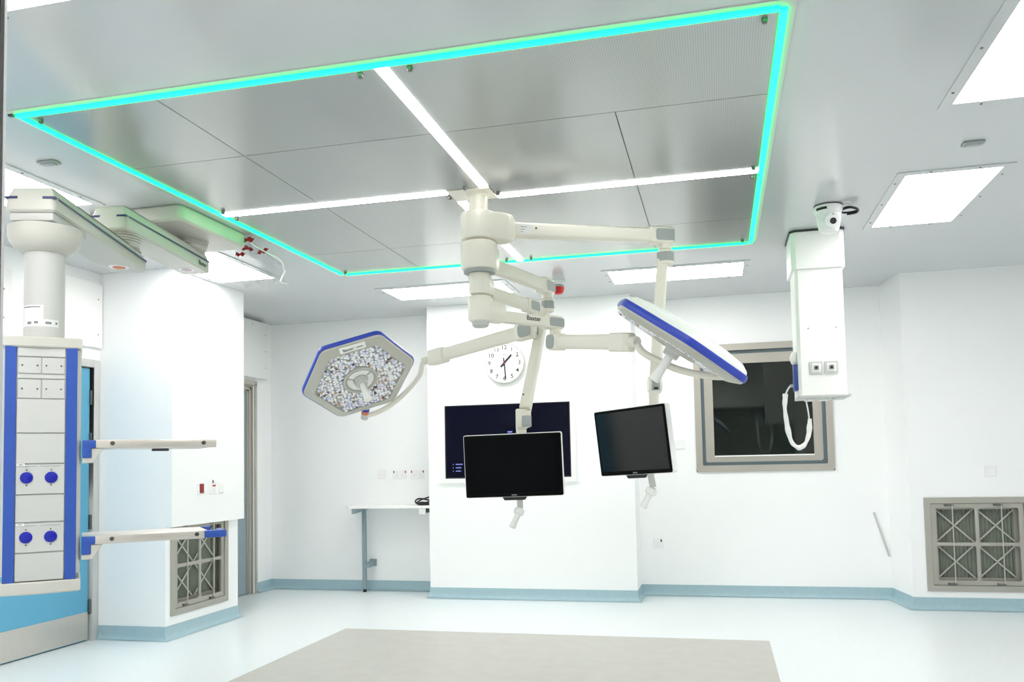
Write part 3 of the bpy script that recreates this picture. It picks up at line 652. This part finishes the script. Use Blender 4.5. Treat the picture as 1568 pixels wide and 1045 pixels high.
# ------------------------------------------------------------------ clear film with red tape under the ceiling by the pendant
rnd = random.Random(7)
fm = MB(); t_ = bmesh.new(); nu, nv = 18, 14; vs = {}
c00, c10, c11, c01 = V((-3.52, 4.95, 2.73)), V((-2.86, 4.74, 2.70)), V((-3.27, 5.86, 2.72)), V((-3.66, 6.02, 2.73))
for i in range(nu+1):
    for j in range(nv+1):
        u, w = i/nu, j/nv
        p = (c00*(1-u)*(1-w)+c10*u*(1-w)+c11*u*w+c01*(1-u)*w)
        p += V((.12*u*math.sin(math.pi*w), 0, -.018*math.sin(math.pi*u)*math.sin(math.pi*w)+.012*math.sin(9*u+5*w)+rnd.uniform(-.011, .011)))
        if u > .98: p.z -= .03*rnd.random()+.012
        if w > .95: p.z -= .05*rnd.random()*(1 if u > .3 else .3)
        p.z = min(p.z, CEIL-.012)
        vs[i, j] = t_.verts.new(p)
for i in range(nu):
    for j in range(nv): t_.faces.new((vs[i, j], vs[i+1, j], vs[i+1, j+1], vs[i, j+1]))
fm._add(t_); film = obj('plastic_film', fm, 'film', None, loc=(-3.3, 5.3, CEIL))
tag(film, 'crumpled clear plastic film with red tape, hanging beside the supply pendant ceiling box', 'plastic film')
for (x, y, z, a, w, l, tl) in ((-2.925, 4.82, 2.735, .3, .05, .08, .8), (-3.01, 4.93, 2.715, .8, .05, .10, .8), (-2.955, 5.06, 2.72, -.3, .05, .08, .9), (-3.10, 5.02, 2.70, .2, .04, .06, .8)):
    f = Matrix.Translation((x, y, z)) @ Matrix.Rotation(a, 4, 'Z') @ Matrix.Rotation(tl, 4, 'X')
    q = MB(); n = 6
    q.loft([[(-l/2+l*k/n, -w/2, .008*math.sin(2.2*k)), (-l/2+l*k/n, w/2, .008*math.cos(1.7*k)), (-l/2+l*k/n, w/2, .008*math.cos(1.7*k)+.001), (-l/2+l*k/n, -w/2, .008*math.sin(2.2*k)+.001)] for k in range(n+1)], m=f)
    obj('red_tape', q, 'red', film, 'red tape')
ed = [c10.lerp(c11, k/8) + V((.12*math.sin(math.pi*k/8)+.004*(-1)**k, 0, -.012-.006*(k % 3))) for k in range(9)]
obj('film_edge', MB().tube(ed+[V((-3.25, 5.93, 2.70))], lambda u: .003+.004*u), 'white', film, 'gathered white edge of the film')
# ------------------------------------------------------------------ service column with camera
sc_ = thing('service_column', 'white square service column hanging from the ceiling before the dark window', 'service column', (.69, 6.02, CEIL))
def chamf(x0, x1, y0, y1, c): return [(x0+c, y0), (x1-c, y0), (x1, y0+c), (x1, y1), (x0, y1), (x0, y0+c)]
obj('lower_casing', MB().prism(chamf(.527, .83, 5.86, 6.20, .02), 1.66, 2.52, .003), 'white', sc_)
obj('upper_sleeve', MB().prism(chamf(.508, .846, 5.84, 6.22, .03), 2.505, CEIL-.012, .003), 'white', sc_)
obj('ceiling_seal', MB().prism(chamf(.502, .852, 5.834, 6.226, .03), CEIL-.014, CEIL-.0005), 'dark', sc_)
obj('base_plate', MB().box((.525, 5.855, 1.648), (.85, 6.2, 1.662), .002), 'grey', sc_)
for x in (.60, .69, .78): obj('outlet', MB().cyl((x, 5.98, 1.630), (x, 5.98, 1.65), .035, bev=.004), 'plastic', sc_)
for x in (.640, .735):
    f = BACK(x, 5.86, 1.842)
    so = obj('socket_plate', MB(f).prism(rrect(.086, .086, .006), 0, .008, .002), 'grey', sc_)
    obj('socket_insert', MB(f).box((-.028, -.028, .008), (.028, .028, .012), .002), 'plastic', so)
    obj('socket_jack', MB(f).prism(rrect(.034, .034, .006), .011, .014), 'mid', so); obj('socket_hole', MB(f).cyl((0, 0, .0135), (0, 0, .0155), .010, seg=16), 'black', so)
for x in (.60, .775): obj('screw', MB().cyl((x, 5.857, 2.107), (x, 5.861, 2.107), .006, seg=8), 'mid', sc_)
obj('network_panel', MB().box((.50, 5.88, 1.70), (.53, 5.99, 1.875), .006), 'navyblock', sc_, 'navy blue side panel')
obj('cover_bag', MB().tube([(.515, 5.93, 1.96), (.505, 5.93, 1.92), (.512, 5.93, 1.88)], lambda u: .016+.008*math.sin(3*u)), 'white', sc_)
cb = thing('patch_cable', 'white bagged cable looping from the service column side to its underside', 'cable', (.50, 5.95, 1.72))
obj('cable_core', MB().tube([(.515, 5.95, 1.737), (.479, 5.95, 1.734), (.453, 5.95, 1.691), (.445, 5.95, 1.64), (.440, 5.95, 1.589)], .0055).tube([(.594, 5.95, 1.49), (.588, 5.95, 1.56), (.576, 5.95, 1.64)], .005), 'plastic', cb)
obj('cable_plug', MB().cyl((.512, 5.95, 1.737), (.478, 5.95, 1.735), .011), 'grey', cb)
obj('cable_sleeve', MB().tube([(.446, 5.95, 1.685), (.444, 5.95, 1.65), (.439, 5.95, 1.589), (.447, 5.95, 1.50), (.456, 5.95, 1.43), (.476, 5.95, 1.355), (.510, 5.95, 1.322), (.535, 5.95, 1.322), (.562, 5.95, 1.345), (.584, 5.95, 1.40), (.592, 5.95, 1.45), (.596, 5.95, 1.51)], lambda u: .015+.0025*math.sin(23*u)+.0015*math.sin(57*u)), 'white', cb, 'loose white bag around the cable')
pz = thing('dome_camera', 'white pan tilt camera fixed upside down to the ceiling beside the column', 'camera', (.688, 5.33, CEIL))
T5 = Matrix.Translation((.688, 5.33, 0))
obj('mount_disc', MB().lathe([(.084, CEIL-.008), (.084, CEIL-.001)], 32, T5), 'dark', pz)
obj('base', MB().lathe([(.062, 2.712), (.076, 2.722), (.083, 2.742), (.083, CEIL-.008)], 36, T5), 'plastic', pz)
obj('base_slot', MB().prism([(.0845*math.cos(a), .0845*math.sin(a)) for a in [math.radians(-150+4*i) for i in range(13)]]+[(.08*math.cos(a), .08*math.sin(a)) for a in [math.radians(-150+4*i) for i in range(13)][::-1]], 2.732, 2.746, m=T5), 'black', pz)
bf = along((.688, 5.33, 2.67), (.72, 5.20, 2.655))[0]
obj('head', MB().lathe([(.03, 2.602), (.048, 2.608), (.060, 2.63), (.068, 2.68), (.070, 2.715)], 36, T5), 'plastic', pz)
bp = MB(); bp.lathe([(.05, .0), (.052, .05), (.046, .068), (.03, .071)], 32, bf); hb = obj('lens_block', bp, 'plastic', pz)
obj('lens', MB(bf).cyl((0, -.004, .070), (0, -.004, .0745), .019, seg=24), 'black', hb, 'black round lens')
obj('sensor_dot', MB(bf).cyl((0, .036, .063), (0, .036, .0715), .005, seg=10), 'mid', hb)
obj('cable_coil', MB().tube([(.765, 5.34, 2.745), (.80, 5.32, 2.75), (.845, 5.33, 2.742), (.86, 5.36, 2.735), (.83, 5.385, 2.735), (.79, 5.37, 2.73), (.77, 5.345, 2.727)], .0065).tube([(.76, 5.33, 2.738), (.81, 5.30, 2.74), (.855, 5.33, 2.73), (.85, 5.37, 2.725), (.80, 5.38, 2.722)], .006), 'ink', pz, 'dark coiled lead')
# ------------------------------------------------------------------ ceiling beacon and sensors
be = thing('alarm_beacon', 'small red alarm beacon under the ceiling behind the boom arms', 'alarm beacon', (-1.26, 6.86, CEIL))
T6 = Matrix.Translation((-1.262, 6.86, 0))
obj('base', MB().lathe([(.055, CEIL-.035), (.062, CEIL-.03), (.062, CEIL-.001)], 28, T6), 'plastic', be)
obj('collar', MB().lathe([(.046, CEIL-.055), (.046, CEIL-.034)], 28, T6), 'mid', be)
obj('red_lens', MB().lathe([(.022, CEIL-.115), (.038, CEIL-.105), (.05, CEIL-.075), (.05, CEIL-.055)], 28, T6), 'red', be, 'red lens')
def sensor(x, y, label):
    t = thing('ceiling_sensor', label, 'sensor', (x, y, CEIL), 'ceiling sensors')
    obj('body', MB().box((x-.05, y-.03, CEIL-.012), (x+.05, y+.03, CEIL-.0005), .008), 'mid', t); obj('lens', MB().box((x-.035, y-.02, CEIL-.016), (x+.035, y+.02, CEIL-.0115), .003), 'mid', t)
sensor(-3.137, 3.385, 'small grey ceiling sensor left of the canopy, above the supply pendant'); sensor(1.251, 4.447, 'small grey ceiling sensor between the two right-hand panel lights')
# ------------------------------------------------------------------ wall screen and clock on the pier
tv = thing('wall_screen', 'wide dark blue screen set in a white surround on the pier wall', 'television', (-1.92, 7.6, 1.46))
f = BACK(-1.918, 7.6, 1.464)
obj('surround', MB(f).ring(rrect(1.29, .775, .012), rrect(1.206, .69, .004), 0, .016), 'white', tv)
obj('bezel', MB(f).box((-.603, -.345, .0), (.603, .345, .008)), 'black', tv, smooth=False)
scr = obj('screen', MB(f).box((-.592, -.332, .007), (.592, .336, .0095)), 'tvscreen', tv, 'blue black screen', smooth=False)
for i, (y, w) in enumerate(((-.215, .07), (-.247, .055), (-.278, .05))):
    obj('menu_line', MB(f).box((-.50, y, .0092), (-.50+w, y+.008, .0103)), 'screenmark', scr, smooth=False); obj('menu_dot', MB(f).box((-.528, y, .0092), (-.521, y+.008, .0103)), 'screenmark', scr, smooth=False)
obj('menu_line', MB(f).box((.01, .075, .0092), (.055, .088, .0103)).box((.018, .055, .0092), (.04, .068, .0103)), 'screenmark', scr, smooth=False)
ck = thing('wall_clock', 'round white wall clock with dark numerals above the wall screen', 'clock', (-1.921, 7.6, 2.19))
f = BACK(-1.921, 7.6, 2.189)
obj('case', MB().lathe([(.190, 0), (.194, .012), (.192, .034), (.184, .04), (.178, .032), (.0005, .0315)], 48, f), 'grey', ck)
obj('face', MB().lathe([(.179, .030), (.179, .0325)], 48, f), 'white', ck)
for n in range(1, 13):
    a = math.radians(90-30*n); text(str(n), .056, f @ Matrix.Translation((.145*math.cos(a), .145*math.sin(a), .0335)), 'ink', 'numeral', ck, bold=.0009)
def hand(ang, l0, l1, w, z, name, mt='ink'):
    a = math.radians(90-ang); obj(name, MB(f @ Matrix.Translation((0, 0, z)) @ Matrix.Rotation(a, 4, 'Z')).box((-l0, -w/2, 0), (l1, w/2, .002)), mt, ck, smooth=False)
hand(43, .05, .103, .018, .035, 'hour_hand'); hand(175, .05, .150, .011, .0375, 'minute_hand')
obj('hand_hub', MB(f).cyl((0, 0, .033), (0, 0, .042), .010), 'maroon', ck)
obj('logo_mark', MB(f).box((-.012, .072, .0322), (.012, .082, .0334)), 'inkgrey', ck, smooth=False)
# ------------------------------------------------------------------ sockets and plates
def plate(name, label, f, w, h_, group=None, cat='socket'):
    t = thing(name, label, cat, f.translation, group)
    obj('face_plate', MB(f).prism(rrect(w, h_, .006), 0, .009, .003), 'plastic', t)
    return t
def rocker(f, x, y, t, mt='plastic', w=.014, h_=.024): obj('switch', MB(f @ Matrix.Translation((x, y, .008))).box((-w/2, -h_/2, 0), (w/2, h_/2, .004), .002), mt, t, 'maroon switch' if mt == 'maroon' else None)
def pins(f, x, y, t):
    obj('pin_holes', MB(f @ Matrix.Translation((x, y, .0085))).box((-.003, .006, 0), (.003, .015, .0012)).box((-.014, -.012, 0), (-.006, -.007, .0012)).box((.006, -.012, 0), (.014, -.007, .0012)), 'grey', t, smooth=False)
for x, lb in ((-3.14, 'white double socket with maroon switches over the worktop, the middle of three wall plates'), (-2.95, 'white double socket with maroon switches over the worktop, nearest the pier')):
    f = BACK(x, 8, 1.163); t = plate('double_socket', lb, f, .147, .087, 'double sockets over the worktop')
    for sx in (-1, 1): rocker(f, sx*.062, .026, t, 'maroon', .012, .022); pins(f, sx*.032, -.008, t)
f = BACK(-3.335, 8, 1.168); t = plate('data_outlet', 'blank white outlet plate over the worktop, leftmost of three wall plates', f, .087, .087, None, 'outlet')
for sx in (-1, 1): obj('port', MB(f).box((sx*.019-.012, -.018, .008), (sx*.019+.012, .012, .0105), .001), 'plastic', t)
f = BACK(-.58, 8, .483); t = plate('wall_socket', 'white single socket with dark switch low on the wall below the swivelled monitor', f, .09, .09)
rocker(f, .026, .022, t, 'black', .012, .024); pins(f, -.005, -.012, t)
f = BACK(-.352, 8, 1.397); t = plate('switch_plate', 'blank white plate on the wall left of the dark window', f, .087, .087, None, 'switch'); obj('rim', MB(f).ring(rrect(.07, .07, .004), rrect(.062, .062, .004), .008, .010), 'plastic', t)
f = BACK(2.108, 7.5, 1.112); t = plate('wall_plate', 'pale grey square plate on the right wall above the vent grille', f, .085, .085, None, 'outlet'); obj('rim', MB(f).ring(rrect(.07, .07, .004), rrect(.062, .062, .004), .008, .010), 'plastic', t)
f = LEFT(-3.945, 5.82, 1.105); t = thing('isolator_switch', 'dark red square isolator switch on the left pier', 'switch', f.translation)
obj('face_plate', MB(f).prism(rrect(.088, .088, .006), 0, .009, .003), 'plastic', t); obj('switch', MB(f).box((-.024, -.036, .008), (.026, .036, .015), .003), 'maroon', t, 'dark red rocker'); obj('light', MB(f).box((-.006, -.03, .0145), (.006, -.022, .016)), 'red', t)
f = LEFT(-3.945, 5.98, 1.11); t = plate('wall_socket', 'white single socket with red marked switch on the left pier', f, .088, .105)
rocker(f, -.008, .045, t, 'dark', .016, .024); obj('red_mark', MB(f).box((-.014, .006, .008), (.03, .018, .0105)), 'red', t, 'red mark', smooth=False); pins(f, 0, -.022, t)
f = LEFT(-3.945, 6.095, 1.10); t = plate('data_outlet', 'white blank outlet on the left pier, right of the red marked socket', f, .06, .088, None, 'outlet'); obj('lip', MB(f).box((-.022, -.04, .008), (.022, -.034, .0105)), 'grey', t)
# slanting strip on the right part of the back wall
f = frame((1.361, 8, .566), V((.112, 0, -.382)).normalized(), V((.382, 0, .112)).normalized(), (0, -1, 0))
t = tag(obj('handrail_strip', MB(f).box((-.2, -.009, -.001), (.2, .009, .014), .004), 'grey', None, loc=(1.361, 8, .566)), 'thin grey strip slanting on the white wall left of the right-hand vent grille', 'wall strip')
# ------------------------------------------------------------------ vent grilles
def grille(label, f, w, h_):
    """f: local x right, y up, z out of the wall, origin at the lower left corner"""
    t = thing('vent_grille', label, 'vent grille', f.translation, 'square air vents low on the walls')
    rc = lambda a, b, c, d, r=.004, sg=3: rpoly([(a, b), (c, b), (c, d), (a, d)], r, sg)
    obj('outer_frame', MB(f).ring(rc(0, 0, w, h_), rc(.047, .047, w-.047, h_-.047), -.01, .010), 'grille', t)
    obj('recess_box', MB(f).ring(rc(.03, .03, w-.03, h_-.03), rc(.036, .036, w-.036, h_-.036), -.12, -.005).box((.03, .03, -.13), (w-.03, h_-.03, -.12)), 'grille', t)
    fg = MB(f); o = .05; b = .036; cx, cy = w/2, h_/2; m = .014
    door = obj('hinged_front', fg, 'grille', t) if 0 else None
    # front lattice: square ring plus cross bars, corners filled round
    x0, x1, y0, y1 = o, w-o, o, h_-o
    fg.ring(rc(x0, y0, x1, y1), rc(x0+b, y0+b, x1-b, y1-b), -.016, 0)
    fg.box((cx-m, y0+b*.5, -.0155), (cx+m, y1-b*.5, -.0008), .003).box((x0+b*.5, cy-m, -.015), (x1-b*.5, cy+m, -.0014), .003)
    for ax, sx in ((x0+b, 1), (cx-m, -1), (cx+m, 1), (x1-b, -1)):
        for ay, sy in ((y0+b, 1), (cy-m, -1), (cy+m, 1), (y1-b, -1)):
            r = .018; arc = [(ax+sx*r-sx*r*math.cos(q), ay+sy*r-sy*r*math.sin(q)) for q in [math.pi/2*i/5 for i in range(6)]]
            fg.prism([(ax-sx*.002, ay-sy*.002)]+arc, -.015, -.001)
    obj('front_lattice', fg, 'grille', t)
    ff = MB(f); ff.ring(rc(x0+b*.2, y0+b*.2, x1-b*.2, y1-b*.2), rc(x0+b+.022, y0+b+.016, x1-b-.022, y1-b-.016), -.075, -.06)
    obj('filter_frame', ff, 'grille', t)
    pm = MB(f); n = 44; xa, xb, ya, yb = x0+b, x1-b, y0+b, y1-b; pts = []
    for i in range(n+1): pts.append((xa+(xb-xa)*i/n, -.078 if i % 2 else -.092))
    poly = pts+[(xb, -.1), (xa, -.1)]
    pm.loft([[(x, ya, z) for x, z in poly], [(x, yb, z) for x, z in poly]])
    obj('filter_pleats', pm, 'filter', t, 'green grey pleated filter', smooth=False)
    hw, hh = (xb-xa)/2, (yb-ya)/2
    for i in range(2):
        for j in range(2):
            ax, ay = xa+i*hw+.006, ya+j*hh+.006; bx, by = ax+hw-.012, ay+hh-.012
            for p, q in (((ax, ay), (bx, by)), ((ax, by), (bx, ay))):
                obj('cross_bar', MB(f).beam((p[0], p[1], -.066), (q[0], q[1], -.066), .013, .008, up=(0, 0, 1)), 'lampgrey', t)
    for fx in (.27, .73):
        obj('lift_rod', MB(f).cyl((w*fx, y0+.006, .008), (w*fx, y1-.004, .008), .0042, seg=8), 'steel', t)
        for yy in (y0+.012, y1-.012): obj('latch', MB(f).box((w*fx-.055, yy-.008, 0), (w*fx+.01, yy+.004, .012), .003).cyl((w*fx-.05, yy, .0), (w*fx-.05, yy, .018), .008, seg=10), 'chrome', t)
    return t
grille('square vent grille with crossed bars low on the right wall', BACK(GR[0], 7.5, GR[1]), GR[2]-GR[0], GR[3]-GR[1])
grille('square vent grille with crossed bars in the left pier behind the lower pendant shelf', LEFT(-4.0, 5.525, .165), .75, .725)
# ------------------------------------------------------------------ access panels over the doors
def access(label, y0, y1, z0, z1, x, sc=()):
    t = thing('access_panel', label, 'access panel', (-4.58, (y0+y1)/2, (z0+z1)/2), 'white access panels high on the left wall')
    obj('cover', MB().box((-4.578, y0, z0), (x, y1, z1), .003), 'white', t)
    for y, z in sc: obj('screw', MB().cyl((x-.001, y, z), (x+.003, y, z), .006, seg=8), 'mid', t)
access('white screwed panel above the blue door, right of the pendant column', 4.98, 5.458, 2.19, 2.68, -4.55, ((5.41, 2.56), (5.41, 2.29)))
access('white screwed panel at the far left edge, left of the pendant column', 3.95, 4.605, 2.1, 2.61, -4.55, ((4.54, 2.47), (4.54, 2.28)))
access('white screwed panel above the steel framed door, right of the pier', 6.43, 7.822, 2.165, CEIL-.03, -4.5, ((7.75, 2.62), (7.75, 2.45), (7.75, 2.28), (7.5, 2.7)))
# ------------------------------------------------------------------ worktop with leg and cables
wt = thing('worktop', 'narrow white worktop on a grey metal leg in the wall recess', 'worktop', (-3.14, 7.8, .85))
obj('top', MB().prism([(-3.58, 7.66), (-3.52, 7.60), (-2.692, 7.60), (-2.692, 7.995), (-3.58, 7.995)], .842, .864, .002), 'white', wt)
lg = obj('leg', MB().box((-3.50, 7.86, .03), (-3.462, 7.90, .84), .004), 'doorgrey', wt, 'grey metal leg')
obj('leg_foot', MB().cyl((-3.481, 7.88, .0005), (-3.481, 7.88, .03), .02, .014, seg=16), 'black', lg, 'black foot')
obj('support_arm', MB(frame((-3.481, 0, 0), (0, 1, 0), (0, 0, 1), (1, 0, 0))).prism([(7.62, .79), (7.95, .822), (7.95, .842), (7.62, .842)], -.018, .018, .003), 'doorgrey', wt)
obj('wall_brace', MB(frame((-3.44, 0, 0), (0, 1, 0), (0, 0, 1), (1, 0, 0))).prism([(7.86, .24), (7.995, .25), (7.995, .31), (7.86, .285)], -.022, .018, .003).box((7.985, .245, -.03), (7.995, .315, .04)), 'doorgrey', wt)
obj('wall_bracket', MB().box((-2.80, 7.61, .785), (-2.735, 7.66, .842), .004), 'white', wt); obj('wall_bracket', MB().box((-2.735, 7.62, .80), (-2.692, 7.70, .842), .003), 'dark', wt, 'dark bracket on the pier side')
cbk = obj('cable', MB().tube([(-2.70, 7.72, .872), (-2.80, 7.75, .89), (-2.88, 7.80, .885), (-2.86, 7.86, .872), (-2.76, 7.84, .90), (-2.70, 7.80, .91)], .008).tube([(-2.69, 7.80, .89), (-2.80, 7.84, .915), (-2.87, 7.80, .925), (-2.89, 7.76, .90), (-2.83, 7.72, .872), (-2.72, 7.78, .874)], .008).tube([(-2.70, 7.9, .955), (-2.78, 7.88, .94), (-2.86, 7.82, .91), (-2.9, 7.80, .88)], .007), 'black', None, loc=(-2.79, 7.8, .866))
tag(cbk, 'small heap of black cable on the white worktop beside the pier', 'cable')
